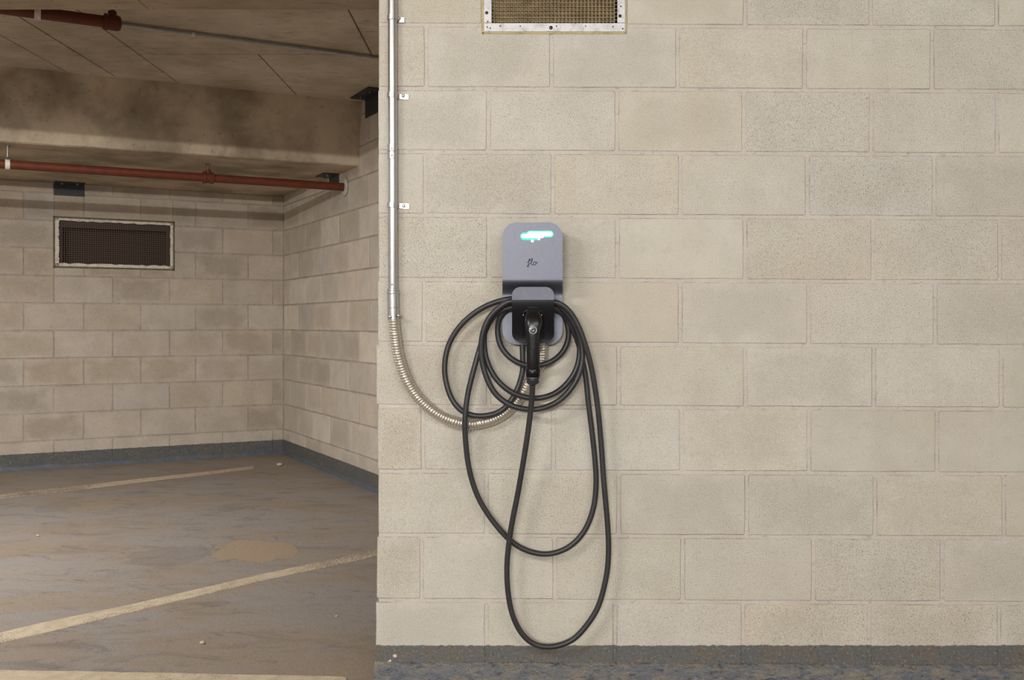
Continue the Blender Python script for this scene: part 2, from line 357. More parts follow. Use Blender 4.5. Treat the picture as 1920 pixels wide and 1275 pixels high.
def front(s, z, out): return Vector((s, -out, z))
def px(u, v): return ((u-960)/F*D, CZ+(HV-v)/F*D)
WT = 0.19
ZTOP = CZ+1.454
VENT = (906, -195, 1173, 47)                # opening in the front wall, left top right bottom
rowy = [-312, -192, -70, 48, 167, 286, 405, 525, 645.5, 763.5, 885, 1005, 1127.5, 1247]
def ry(i, u):                               # courses run very slightly downhill to the right
    return rowy[i]+(u-1100)*0.0048
left = [711, 711, 711, 711, 711, 709, 710, 710, 709, 706, 709, 710, 707, 705][:13]
left = [711, 711, 711, 711, 709, 710, 710, 709, 706, 709, 710, 707, 705]
J = {2: [1397, 1633, 1869, 2106, 2343], 3: [799, 1034, 1271, 1509, 1748, 1985, 2223], 4: [916, 1157, 1394.5, 1634, 1870, 2110, 2348],
     5: [797, 1037, 1276, 1514, 1752, 1990, 2230], 6: [916, 1157.5, 1397, 1637, 1875, 2114, 2352], 7: [795, 1036, 1275.5, 1516.5, 1754, 1993, 2232],
     8: [916, 1160, 1397.5, 1638.5, 1877.5, 2117, 2355], 9: [793, 1038, 1278, 1517, 1757, 1996, 2236], 10: [912, 1160, 1400, 1641, 1882.5, 2122, 2360],
     11: [790.5, 1040, 1280, 1525, 1767, 2007, 2247], 12: [912, 1153, 1393, 1630.5, 1873.5, 2113, 2353], 1: [799, 1271, 1509, 1748, 1985, 2223], 0: [916, 1157, 1394.5, 1634, 1870, 2110, 2348]}
XR = px(2420, 0)[0]
vx0, vz1 = px(VENT[0], VENT[1]); vx1, vz0 = px(VENT[2], VENT[3])
core = MB(); xl = px(708, 0)[0]+0.004; ci = 0.0030
for (x0, x1, z0, z1) in ((xl, vx0, -0.30, ZTOP), (vx1, XR, -0.30, ZTOP), (vx0, vx1, -0.30, vz0), (vx0, vx1, vz1, ZTOP)):
    core.box((x0, ci, z0), (x1, WT-ci, z1))
wall_front = core.build('wall_front', MM_F)
tag(wall_front, 'pale concrete block wall carrying the charger', 'wall', kind='structure')
rng = random.Random(5)
for i in range(13):
    js = [left[i]]+J[i]+[2420]
    for a, b in zip(js[:-1], js[1:]):
        segs = [(a, b)]
        if i in (1, 2):                      # cut round the vent opening
            segs = [(p, q) for p, q in ((a, min(b, VENT[0])), (max(a, VENT[2]), b)) if q-p > 12]
        for (p, q) in segs:
            t0, t1 = ry(i, p), ry(i, q); b0, b1 = ry(i+1, p), ry(i+1, q)
            jt = 0.0055; lp = p-(jt/D*F if p == left[i] else 0)
            zt = min(ZTOP, 99)
            quad = [px(lp, b0), px(q, b1), px(q, t1), px(lp, t0)]
            if quad[3][1] > ZTOP: quad[3] = (quad[3][0], ZTOP+jt); quad[2] = (quad[2][0], ZTOP+jt)
            block(quad, front, MB_F, wall_front, rng, WT, jt, proud=rng.uniform(-0.0009, 0.0009))

def chip(pts):                             # bare spots where the band paint has come off
    v = [Wd(u, w, 0.0006) for (u, w) in pts]+[Wd(u, w, 0.0022) for (u, w) in pts]; k = len(pts)
    f = [tuple(range(k)), tuple(range(k, 2*k))]+[(i, (i+1)%k, k+(i+1)%k, k+i) for i in range(k)]
    return mesh('paint_chip', v, f, simple('bare_patch', rgb(214, 196, 176), 0.9), wall_front)
chip([(719, 1250), (722, 1244), (727, 1240), (732, 1236), (734, 1239), (731, 1245), (725, 1248), (720, 1253)])
chip([(736, 1229), (740, 1226), (744, 1228), (744, 1232), (740, 1233), (737, 1231)])

# kerb at the foot of the front wall
def kerb_mat():
    n = NT('kerb_paint'); p = n.pos(); q = n.scalev(p, (1, 1, 3))
    c = n.mix(n.ss(n.noise(q, 6, 6, 0.7, 1.0), 0.38, 0.66), rgb(106, 111, 122), rgb(130, 129, 124))
    c = n.mix(n.math('MULTIPLY', n.ss(n.noise(q, 18, 6, 0.75, 0.8), 0.46, 0.60), 0.7), c, rgb(150, 138, 122))
    c = n.mix(n.math('MULTIPLY', n.ss(n.noise(q, 30, 6, 0.75), 0.53, 0.64), 0.7), c, rgb(50, 52, 60))
    c = n.mix(n.math('MULTIPLY', n.ss(n.noise(p, 80, 5, 0.8), 0.60, 0.68), 0.6), c, rgb(180, 172, 160))
    n.bump(n.math('ADD', n.noise(q, 14, 5, 0.65), n.math('MULTIPLY', n.noise(p, 70, 4, 0.7), 0.6)), 0.018, 1.0)
    return n.out(c, 0.6, 0, 0.4)
kv, kf = [], []; rng = random.Random(9); NK = 90; x0 = px(705, 0)[0]-0.004
prof0 = [(0.000, 0.010), (-0.006, 0.006), (-0.015, 0.0), (-0.020, -0.02), (-0.024, -0.06), (-0.030, -0.13), (0.05, -0.13), (0.05, 0.01)]
wob = [0]*(NK+1)
for k in range(1, NK+1): wob[k] = max(-0.004, min(0.005, wob[k-1]+rng.uniform(-0.0024, 0.0024)))
for k in range(NK+1):
    x = x0+(XR-x0)*k/NK; zt = px(0, ry(13, 960+x/D*F))[1]
    for m_, (py_, pz) in enumerate(prof0):
        kv.append((x, py_+(rng.uniform(-0.002, 0.002) if 0 < m_ < 6 else 0), zt+pz+(wob[k] if m_ < 4 else 0)))
n = len(prof0)
for k in range(NK):
    for i in range(n): kf.append((k*n+i, k*n+(i+1) % n, (k+1)*n+(i+1) % n, (k+1)*n+i))
kf += [tuple(range(n)), tuple(range(NK*n, (NK+1)*n))]
kb = mesh('baseboard_front', kv, kf, kerb_mat(), smooth=True)
tag(kb, 'uneven blue-grey painted kerb along the foot of the front wall', 'kerb', kind='structure')

# ---- bay walls
C0 = Vector((-428/F*8.224, 8.224-D, 0)); dB = Vector((-3499, -1880, 0)).normalized(); dS = Vector((1010, -1880, 0)).normalized()
dS = Vector((-dB.y, dB.x, 0)); dS = dS if dS.y < 0 else -dS
def backw(s, z, out): return C0+dB*s+dS*out+Vector((0, 0, z))
def sidew(s, z, out): return C0+dS*s+dB*out+Vector((0, 0, z))
def s_of(u, d):
    k = (u-960)/F; return (k*(C0.y+D)-C0.x)/(d.x-k*d.y)
H = 0.2032; ZS = CZ+1.0455
def lattice(us, d, end, first=None):
    s = sorted(s_of(u, d) for u in us)
    while s[0] > 0.45: s.insert(0, s[0]-0.4064)
    while s[-1] < end-0.1: s.append(s[-1]+0.4064)
    s = [x for x in s if x < end-0.05]
    return [0.0]+s+[end]
PB = [101.5, 212, 318.5, 418, 512.5]; QB = [44.8, 157.5, 264.5, 367.3, 466]
SS = [544.6, 572.7, 602.5, 635.4, 672.8]; TS = [558.4, 587.6, 618.3, 653.8, 692]
END_B, END_S = 6.6, 5.42
latB = [lattice(PB, dB, END_B), lattice(QB, dB, END_B)]; latS = [lattice(SS, dS, END_S), lattice(TS, dS, END_S)]
print('lattice back', [round(b-a, 3) for a, b in zip(latB[0], latB[0][1:])][:7], [round(b-a, 3) for a, b in zip(latB[1], latB[1][1:])][:7])
print('lattice side', [round(b-a, 3) for a, b in zip(latS[0], latS[0][1:])][:7], [round(b-a, 3) for a, b in zip(latS[1], latS[1][1:])][:7])
# back vent opening
def zb(u, v):                               # height on the back wall under a measured point
    s = s_of(u, dB); p = C0+dB*s; return CZ+(HV-v)/F*(p.y+D)
bs1, bs0 = s_of(102, dB), s_of(325, dB); bz1 = (zb(103, 408)+zb(323, 417))/2; bz0 = (zb(103, 500)+zb(323, 505))/2
m = MB()
for (a, b, z0, z1) in ((-0.2, bs0, -0.3, 2.8), (bs1, END_B, -0.3, 2.8), (bs0, bs1, -0.3, bz0), (bs0, bs1, bz1, 2.8)):
    m.box((a, z0, -0.2), (b, z1, -0.0028), lambda s, z, o: backw(s, z, o))
wall_back = m.build('wall_back', MM_B); tag(wall_back, 'grey concrete block wall at the back of the bay', 'wall', kind='structure')
m = MB().box((0.0, -0.3, -0.2), (END_S, 2.8, -0.0028), lambda s, z, o: sidew(s, z, o))
wall_side = m.build('wall_side', MM_B); tag(wall_side, 'concrete block side wall of the bay', 'wall', kind='structure')
rng = random.Random(11)
def bay(parent, fn, lat, zend, mat, hole=None):
    k = 0; z = 0.0
    while z < zend-0.02:
        z1 = min(z+H, zend)
        for a, b in zip(lat[k % 2][:-1], lat[k % 2][1:]):
            cells = [(a, b, z, z1)]
            if hole:
                h0, h1, g0, g1 = hole
                if b > h0 and a < h1 and z1 > g0 and z < g1:
                    cells = []
                    if a < h0-0.02: cells.append((a, h0, z, z1))
                    if b > h1+0.02: cells.append((h1, b, z, z1))
                    if z < g0-0.02: cells.append((max(a, h0), min(b, h1), z, g0))
                    if z1 > g1+0.02: cells.append((max(a, h0), min(b, h1), g1, z1))
            for (p, q, c, d) in cells:
                if q-p > 0.03:
                    block([(p, c), (q, c), (q, d), (p, d)], fn, mat, parent, rng, 0.05, 0.0045, rng.uniform(-0.0012, 0.0012))
        z = z1; k += 1
bay(wall_back, backw, latB, ZS, MB_B, (bs0, bs1, bz0, bz1))
bay(wall_side, sidew, latS, ZTOP, MB_S)

# thick painted cove where the bay walls meet the floor
def cove(name, fn, length, label):
    v, f = [], []; r = random.Random(3); N = 60
    pr = [(0.0, 0.026), (0.003, 0.020), (0.007, 0.008), (0.013, -0.003), (0.013, -0.06), (-0.02, -0.06), (-0.02, 0.026)]
    for k in range(N+1):
        s = length*k/N; b = fn(s, 0, 0); zz = zf(b.y); w = r.uniform(-0.004, 0.008)
        for i, (o, z) in enumerate(pr): v.append(fn(s, z+zz+(w if i in (0, 1) else 0), o+(r.uniform(-.002, .002) if i < 4 else 0)))
    n = len(pr)
    for k in range(N):
        for i in range(n): f.append((k*n+i, k*n+(i+1) % n, (k+1)*n+(i+1) % n, (k+1)*n+i))
    f += [tuple(range(n)), tuple(range(N*n, (N+1)*n))]
    return tag(mesh(name, v, f, M_COVE, smooth=True), label, 'baseboard', kind='structure')
def cove_mat():
    n = NT('cove_paint'); p = n.pos()
    c = n.mix(n.ss(n.noise(p, 9, 5, 0.7), 0.4, 0.7), rgb(84, 91, 102), rgb(100, 103, 106))
    c = n.mix(n.math('MULTIPLY', n.ss(n.noise(p, 40, 5, 0.8), 0.60, 0.67), 0.6), c, rgb(176, 172, 170))
    return n.out(c, 0.55)
M_COVE = cove_mat()
cove('baseboard_back', lambda s, z, o: backw(s, z, o), END_B, 'blue-grey painted cove along the back wall')
cove('baseboard_side', lambda s, z, o: sidew(s, z, o), END_S, 'blue-grey painted cove along the side wall')

# ------------------------------------------------------------------ ceiling slab with board-marked panels, beams
ceil = MB().box((-11, -13, ZTOP+0.03), (7, 6.5, ZTOP+0.2)).build('ceiling', M_CEIL)
tag(ceil, 'board-marked concrete slab overhead', 'ceiling', kind='structure')
yj = 5.424-D; rng = random.Random(21)
cells = []
xj = [-5.05, -4.45, -3.83, -3.2, -2.58, -2.34, -2.02]
for a, b in zip(xj, xj[1:]): cells.append((a, b, 0.05, 3.3))
cells += [(-2.02, -0.76, 0.05, yj), (-0.76, 0.6, 0.05, yj), (-2.02, -1.372, yj, 3.45), (-1.372, -0.62, yj, 3.5), (-0.62, 0.6, yj, 3.5)]
cells += [(x, x+1.22, -2.4, -0.002) for x in (-4.46, -3.24, -2.02, -0.8, 0.42, 1.64)]
for (a, b, c, d) in cells:
    g = 0.0040; dz = rng.uniform(0, 0.003); z0 = ZTOP+dz
    vs = [(a+g, c+g, ZTOP+0.031), (b-g, c+g, ZTOP+0.031), (b-g, d-g, ZTOP+0.031), (a+g, d-g, ZTOP+0.031)]
    vs += [(a+g, c+g, z0+0.002), (b-g, c+g, z0+0.002), (b-g, d-g, z0+0.002), (a+g, d-g, z0+0.002)]
    h = 0.003
    vs += [(a+g+h, c+g+h, z0), (b-g-h, c+g+h, z0), (b-g-h, d-g-h, z0), (a+g+h, d-g-h, z0)]
    fs = [(0,1,2,3),(8,9,10,11)]+[(k+i, k+(i+1)%4, k+4+(i+1)%4, k+4+i) for k in (0,4) for i in range(4)]
    mesh('panel', vs, fs, M_CEIL, ceil)

def XYs(u, depth): return ((u-960)/F*depth, depth-D)
def beam(name, bot, top, back, z0, z1, mat, label, cuts, ch=0.018, rough=0.003):
    """front edge bottom / top lines (two points each, plan), solid back to the line back; cut into stepped strips with a chamfered arris"""
    v, f = [], []; r = random.Random(4); N = 48
    for k in range(N+1):
        t = k/N
        bx = bot[0][0]*(1-t)+bot[1][0]*t; by = bot[0][1]*(1-t)+bot[1][1]*t
        tx = top[0][0]*(1-t)+top[1][0]*t; ty = top[0][1]*(1-t)+top[1][1]*t
        kx = back[0][0]*(1-t)+back[1][0]*t; ky = back[0][1]*(1-t)+back[1][1]*t
        j = r.uniform(-rough, rough)
        v += [(tx, ty, z1), (bx, by, z0+ch+j), (bx+0.2*ch, by+ch*0.3, z0+ch*0.35), (bx, by+ch+j, z0+j*0.6), (kx, ky, z0), (kx, ky, z1)]
    n = 6
    for k in range(N):
        for i in range(n): f.append((k*n+i, k*n+(i+1) % n, (k+1)*n+(i+1) % n, (k+1)*n+i))
    f += [tuple(range(n)), tuple(range(N*n, (N+1)*n))]
    return tag(mesh(name, v, f, mat), label, 'beam', kind='structure')
def ext(p, q, tp, tq): 
    return ((p[0]+(q[0]-p[0])*tp, p[1]+(q[1]-p[1])*tp), (p[0]+(q[0]-p[0])*tq, p[1]+(q[1]-p[1])*tq))
def hit_side(p, q):                          # carry a plan line on to the side wall
    a = Vector((p[0], p[1])); d = Vector((q[0]-p[0], q[1]-p[1])); nn = Vector((dB.x, dB.y)); c = Vector((C0.x, C0.y))
    return (c-a).dot(nn)/d.dot(nn)
b0, b1 = XYs(0, 5.755), XYs(672, 6.63); t0_, t1_ = XYs(0, 5.64), XYs(672, 6.55)
bot = ext(b0, b1, -1.4, hit_side(b0, b1)+0.004); top = ext(t0_, t1_, -1.4, hit_side(t0_, t1_)+0.004)
bk = backw(0, 0, -0.1); bl = backw(6.5, 0, -0.1); e2 = backw(0, 0, -0.1)
beam('ceiling_beam', bot, top, ((bl.x, bl.y), (bk.x, bk.y)), ZS, ZTOP+0.05, M_BEAM, 'deep concrete beam crossing the bay in front of the back wall', 0)
# lintel over the bay opening, level with the front wall
lb = CZ+1.17; lr = F*1.17/(HV-18)-D
jn = W(268, 8, F*(lb-CZ)/(HV-8)).x
kk = C0+dS*((0.42-C0.y)/dS.y); kr = C0+dS*((lr-C0.y)/dS.y); kf_ = C0+dS*((WT+0.004-C0.y)/dS.y)
for (a, b) in ((-6.0, -2.9), (-2.897, jn-0.0015), (jn+0.0015, kr.x-0.003)):
    m = MB(); m.box((a, WT+0.004, lb), (b, lr, ZTOP+0.02))
    o = m.build('opening_beam' if a == -6.0 else 'beam_section', M_LINT, None if a == -6.0 else lint)
    if a == -6.0: lint = tag(o, 'concrete beam along the opening of the bay, nearest the viewer', 'beam', kind='structure')

# ------------------------------------------------------------------ air vents
def grid(fn, s0, s1, z0, z1, ps, pz, o0, o1, w, name, mat, parent):
    m = MB(); ns = int(round((s1-s0)/ps)); nz = int(round((z1-z0)/pz))
    for i in range(ns+1):
        s = s0+(s1-s0)*i/ns; m.box((s-w/2, z0, o0), (s+w/2, z1, o1), fn)
    for i in range(nz+1):
        z = z0+(z1-z0)*i/nz; m.box((s0, z-w/2, o0+w*0.4), (s1, z+w/2, o1+w*0.4), fn)
    return tag(m.build(name, mat, parent), kind='stuff')
def bar(m, fn, s0, s1, z0, z1, o0, o1, bev=0.0015):
    ps = [fn(s0, z0, o0), fn(s1, z0, o0), fn(s1, z1, o0), fn(s0, z1, o0), fn(s0, z0, o1-bev), fn(s1, z0, o1-bev), fn(s1, z1, o1-bev), fn(s0, z1, o1-bev),
          fn(s0+bev, z0+bev, o1), fn(s1-bev, z0+bev, o1), fn(s1-bev, z1-bev, o1), fn(s0+bev, z1-bev, o1)]
    m.add(ps, [(0,1,2,3),(8,9,10,11)]+[(k+i, k+(i+1)%4, k+4+(i+1)%4, k+4+i) for k in (0,4) for i in range(4)]); return m
def pxd(u, v, o): p = Wd(u, v, o); return p.x, p.z
vent = thing('air_vent', (px(1040, 0)[0], 0, px(0, 60)[1]), 'metal-framed air vent with wire grid high on the pale front wall, above the charger', 'vent')
o = 0.006
L, Bt = pxd(907, 59.5, o); R, _ = pxd(1172.5, 59.5, o); Li, Bi = pxd(922, 43, o); Ri, _ = pxd(1157.5, 43, o); T = vz1+0.012; Ti = T-0.026
for (a, b, c, d) in ((L, R, Bt, Bi), (L, Li, Bi+0.0006, Ti-0.0006), (Ri, R, Bi+0.0006, Ti-0.0006), (L, R, Ti, T)):
    bar(MB(), front, a, b, c, d, 0.0012, o).build('frame_bar', M_FRAME, vent)
for (a, b, c, d) in ((L-0.006, R+0.004, Bt-0.006, Bt+0.001), (L-0.007, L+0.001, Bt-0.006, T+0.004), (R-0.001, R+0.005, Bt-0.005, T+0.004), (L-0.006, R+0.004, T, T+0.006)):
    bar(MB(), front, a, b, c, d, -0.002, 0.0035, 0.0018).build('sealant', M_SEAL, vent)
for (u, v, r, mt) in ((912.5, 24, 0.0055, M_DARKSCREW), (1033, 52, 0.0062, M_DARKSCREW), (1162.5, 30, 0.0055, M_DARKSCREW), (912.5, -100, 0.0055, M_DARKSCREW), (1162.5, -100, 0.0055, M_DARKSCREW),
                      (938, 49, 0.0022, M_SLOT), (975.5, 49, 0.0022, M_SLOT), (1043.5, 49, 0.0022, M_SLOT), (1098, 49, 0.0026, M_SCREW), (1149.5, 50, 0.0022, M_SLOT),
                      (913.5, 50.5, 0.0022, M_SLOT), (919.5, 53, 0.0022, M_SLOT), (914.5, 40, 0.0022, M_SLOT), (1164, 12, 0.0025, M_SLOT), (1167.5, 54, 0.0025, M_SLOT)):
    p = Wd(u, v, 0.006)
    lathe([(0, r), (0.0012, r*0.95), (0.0024, r*0.6), (0.0028, r*0.2)], p+Vector((0, 0.0005, 0)), p-Vector((0, 0.01, 0)), 12).build('screw', mt, vent, True)
Lw, Bw = pxd(920, 45, 0); Rw, _ = pxd(1159, 45, 0)
grid(front, Li-0.002, Ri+0.002, Bi-0.001, Ti+0.001, 0.0119, 0.0119, -0.001, 0.0010, 0.0019, 'wire_screen', M_WIRE, vent)
grid(front, Li+0.004, Ri-0.006, Bi, Ti, 0.0119, 0.0119, -0.042, -0.020, 0.0034, 'inner_grid', M_CRATE, vent)
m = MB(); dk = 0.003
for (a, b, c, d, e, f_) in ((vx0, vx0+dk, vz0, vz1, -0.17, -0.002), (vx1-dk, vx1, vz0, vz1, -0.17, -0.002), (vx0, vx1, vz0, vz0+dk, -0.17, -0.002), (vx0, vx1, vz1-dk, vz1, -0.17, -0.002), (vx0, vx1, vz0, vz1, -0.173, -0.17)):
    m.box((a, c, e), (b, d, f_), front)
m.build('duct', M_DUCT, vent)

vb = thing('air_vent', backw((bs0+bs1)/2, bz0, 0), 'wide air vent with chipped white border on the back wall of the bay', 'vent')
g = 0.03
for (a, b, c, d) in ((bs0-0.009, bs1+0.009, bz0-0.009, bz0+0.004), (bs0-0.009, bs1+0.009, bz1-0.004, bz1+0.009), (bs0-0.009, bs0+0.004, bz0-0.009, bz1+0.009), (bs1-0.004, bs1+0.009, bz0-0.009, bz1+0.009)):
    bar(MB(), backw, a, b, c, d, -0.004, 0.006).build('frame_edge', M_EDGE, vb)
rng = random.Random(8)
def ragged(s0, s1, z0, z1, horiz):
    v, f = [], []; N = 26
    for k in range(N+1):
        t = k/N; wv = rng.uniform(0, 0.32) if horiz else rng.uniform(0, 0.25)
        if horiz: a, b = (s0+(s1-s0)*t, z0), (s0+(s1-s0)*t, z1-(z1-z0)*wv)
        else: a, b = (s0, z0+(z1-z0)*t), (s1-(s1-s0)*wv, z0+(z1-z0)*t)
        v += [backw(a[0], a[1], 0.001), backw(a[0], a[1], 0.0075), backw(b[0], b[1], 0.0075), backw(b[0], b[1], 0.001)]
    for k in range(N):
        for i in range(4): f.append((k*4+i, k*4+(i+1)%4, (k+1)*4+(i+1)%4, (k+1)*4+i))
    f += [(0,1,2,3), tuple(N*4+i for i in range(4))]
    return mesh('frame_bar', v, f, M_WHITE, vb)
ragged(bs0+0.004, bs1-0.004, bz0+0.004, bz0+0.030, True)
ragged(bs0+0.004, bs1-0.004, bz1-0.004, bz1-0.026, True)
ragged(bs1-0.004, bs1-0.034, bz0+0.004, bz1-0.004, False)
ragged(bs0+0.004, bs0+0.026, bz0+0.004, bz1-0.004, False)
grid(backw, bs0+0.02, bs1-0.02, bz0+0.02, bz1-0.02, 0.0165, 0.0165, -0.012, -0.009, 0.0036, 'wire_screen', M_BWIRE, vb)
m = MB()
for (a, b, c, d) in ((bs0+0.005, bs1-0.005, bz1-0.07, bz1-0.005), (bs0+0.005, bs0+0.05, bz0+0.005, bz1-0.07), (bs1-0.05, bs1-0.005, bz0+0.005, bz1-0.07)):
    m.box((a, c, -0.03), (b, d, -0.02), backw)
m.build('inner_flange', simple('brown_flange', rgb(84, 68, 56), 0.7), vb)
m = MB()
for (a, b, c, d, e, f_) in ((bs0, bs0+dk, bz0, bz1, -0.17, -0.004), (bs1-dk, bs1, bz0, bz1, -0.17, -0.004), (bs0, bs1, bz0, bz0+dk, -0.17, -0.004), (bs0, bs1, bz1-dk, bz1, -0.17, -0.004), (bs0, bs1, bz0, bz1, -0.173, -0.17)):
    m.box((a, c, e), (b, d, f_), backw)
m.build('duct', simple('brown_duct', rgb(74, 60, 52), 0.8), vb)

# ------------------------------------------------------------------ charger
NAMED = 'grey and black wall-mounted vehicle charging station with a lit green-white bar and a script logo'
ch = thing('charging_station', Wd(999, 645, 0), NAMED, 'charger')
def sheet(name, rows, uc, half, dfun, th, mat, parent, ncol=10):
    """bent plate: rows of pixels, half width per row, distance off the wall per row"""
    v, f = [], []; n = ncol+1; R_ = len(rows)
    for side in (0, 1):
        for vv in rows:
            hw = half(vv)
            for c in range(n):
                u = uc+hw*(2*c/ncol-1); v.append(Wd(u, vv, dfun(vv)-(th if side else 0)))
    N = R_*n
    for r in range(R_-1):
        for c in range(ncol):
            a = r*n+c; f.append((a, a+1, a+n+1, a+n)); f.append((N+a, N+a+n, N+a+n+1, N+a+1))
    for r in range(R_-1):
        for c in (0, ncol):
            a = r*n+c; f.append((a, a+n, N+a+n, N+a))
    for r in (0, R_-1):
        for c in range(ncol):
            a = r*n+c; f.append((a, a+1, N+a+1, N+a))
    return mesh(name, v, f, mat, parent, True)
def rr_half(v0, v1, hw, r):
    def h(v):
        e = 0
        if v < v0+r: t = (v0+r-v)/r; e = r*(1-math.sqrt(max(0, 1-t*t)))
        elif v > v1-r: t = (v-(v1-r))/r; e = r*(1-math.sqrt(max(0, 1-t*t)))
        return hw-e
    return h
def sst(x, a, b): t = min(1, max(0, (x-a)/(b-a))); return t*t*(3-2*t)
def rows_for(v0, v1, r, extra=()):
    s = set([v0+r*(1-math.cos(a*math.pi/20)) for a in range(11)]+[v1-r*(1-math.cos(a*math.pi/20)) for a in range(11)]); s |= set(extra); return sorted(s)
dmain = lambda v: 0.100-0.062*sst(v, 526, 552)+0.004*sst(v, 580, 645)
rows = rows_for(417, 646, 27, [440+i*10 for i in range(8)]+[520+2.5*i for i in range(22)]+[580, 595, 610])
plate = sheet('front_plate', rows, 998.5, rr_half(417, 646, 56.5, 27), dmain, 0.0035, M_PLATE, ch, 12)
def ubox(name, u0, u1, v0, v1, d0, d1, mat, parent, bev=0.003):
    a = Wd(u0, v1, d1); b = Wd(u1, v0, d1)
    m = bar(MB(), front, a.x, b.x, a.z, b.z, d0, d1, bev); return m.build(name, mat, parent)
ubox('housing', 949, 1048, 426, 518, 0.0, 0.0965, M_BLACK, ch)
ubox('lower_housing', 951, 1046, 518.5, 637, 0.0, 0.034, M_BLACK, ch)
# cable hook and plug holster standing off the plate
dh = lambda v: 0.116+0.009*(v-538)/24*(v < 562)+0.009*(v >= 562)-0.020*sst(v, 563, 640)
hr = rr_half(538, 641, 39.5, 16)
sheet('hook_plate', sorted(set([538+16*(1-math.cos(a*math.pi/20)) for a in range(11)]+[556, 559, 562])), 999.5, hr, dh, 0.003, M_PLATE, ch, 10)
sheet('holster', sorted(set([562.01, 563.5, 566, 572, 580, 590, 600, 612]+[641-16*(1-math.cos(a*math.pi/20)) for a in range(11)])), 999.5, hr, dh, 0.003, M_BLACK, ch, 10)  # same metal as the hook plate; its dark reflection painted in as black
ubox('holster_body', 968, 1031, 592, 634, 0.034, 0.098, M_BLACK, ch)
# rim round the plug opening
rim = []
for a in range(25):
    th = math.pi*a/24; u = 1000-19.5*math.cos(th); v = 592-12.5*math.sin(th)**0.8; rim.append(Wd(u, v, dh(v)+0.0005))
rim = [Wd(980.5, 634, dh(634)+0.0005), Wd(980.5, 612, dh(612)+0.0005)]+rim+[Wd(1019.5, 612, dh(612)+0.0005), Wd(1019.5, 634, dh(634)+0.0005)]
sweep(smooth_line(rim, 2), 0.0016, 8).build('opening_rim', M_GLOSS, ch, True)
v_ = [Wd(1000+19*math.cos(t), 600+19*math.sin(t)*1.0, dh(600)+0.0008) for t in [2*math.pi*i/28 for i in range(28)]]
for (u, v) in ((981.7, 590.5), (1015.3, 590.5)):
    p = Wd(u, v, dh(590)); lathe([(0, .0035), (.0015, .0033), (.003, .0018), (.0034, .0005)], p, p-Vector((0, .01, 0)), 12).build('screw', M_CHROME, ch, True)
# light bar
def pill(name, u0, u1, vc, hv, d, mat, parent):
    v = []; n = 10
    a = [(u1-hv+hv*math.cos(t), vc+hv*math.sin(t)) for t in [-math.pi/2+math.pi*i/n for i in range(n+1)]]
    a += [(u0+hv-hv*math.cos(t), vc-hv*math.sin(t)) for t in [-math.pi/2+math.pi*i/n for i in range(n+1)]]
    k = len(a); v = [Wd(u, w, d-0.002) for (u, w) in a]+[Wd(u, w, d) for (u, w) in a]
    f = [tuple(range(k)), tuple(range(k, 2*k))]+[(i, (i+1)%k, k+(i+1)%k, k+i) for i in range(k)]
    return mesh(name, v, f, mat, parent)
lb1 = pill('light_bar', 975.5, 1014, 443.2, 7.0, 0.1008, M_LEDG, ch); lb1['label'] = 'green lit edge of the light bar'
lb2 = pill('light_bar', 987, 1038, 438.9, 6.4, 0.1012, M_LEDG, ch)
pill('light_bar', 977.5, 1020, 442.6, 3.6, 0.1018, M_LED, ch)['label'] = 'white lit bar, left half'
pill('light_bar', 989, 1035.5, 438.6, 3.9, 0.1022, M_LED, ch)['label'] = 'white lit bar, right half'
pill('indicator_light', 995.6, 1000.8, 451.8, 2.4, 0.1012, M_LED, ch); pill('indicator_light', 1008.2, 1013, 448.0, 2.2, 0.1018, M_LED, ch)
# script logo, drawn as fine raised strokes
def stroke(pts):                            # in px of the zoomed crop 930..1070 (x7.97)
    return smooth_line(spline([Wd(930+x/7.971, 400+y/7.969, 0.1004) for (x, y) in pts], 0.0006), 2)
logo = MB()
for pts in ([(466, 738), (480, 725), (500, 700), (515, 688), (508, 678), (494, 690), (488, 725), (486, 765), (484, 795), (474, 800), (468, 790), (480, 772), (505, 752), (524, 738)],
            [(500, 712), (520, 703)],
            [(524, 738), (538, 712), (548, 682), (541, 674), (532, 692), (528, 730), (530, 762), (540, 772), (556, 764)],
            [(582, 722), (566, 728), (558, 750), (566, 770), (584, 772), (597, 755), (596, 733), (582, 724), (596, 736), (612, 738), (625, 726)]):
    s = sweep(stroke(pts), 0.00095, 6); logo.add(s.v, s.f)
logo.build('logo', M_NAVY, ch, True)['label'] = 'dark blue script lettering reading flo'

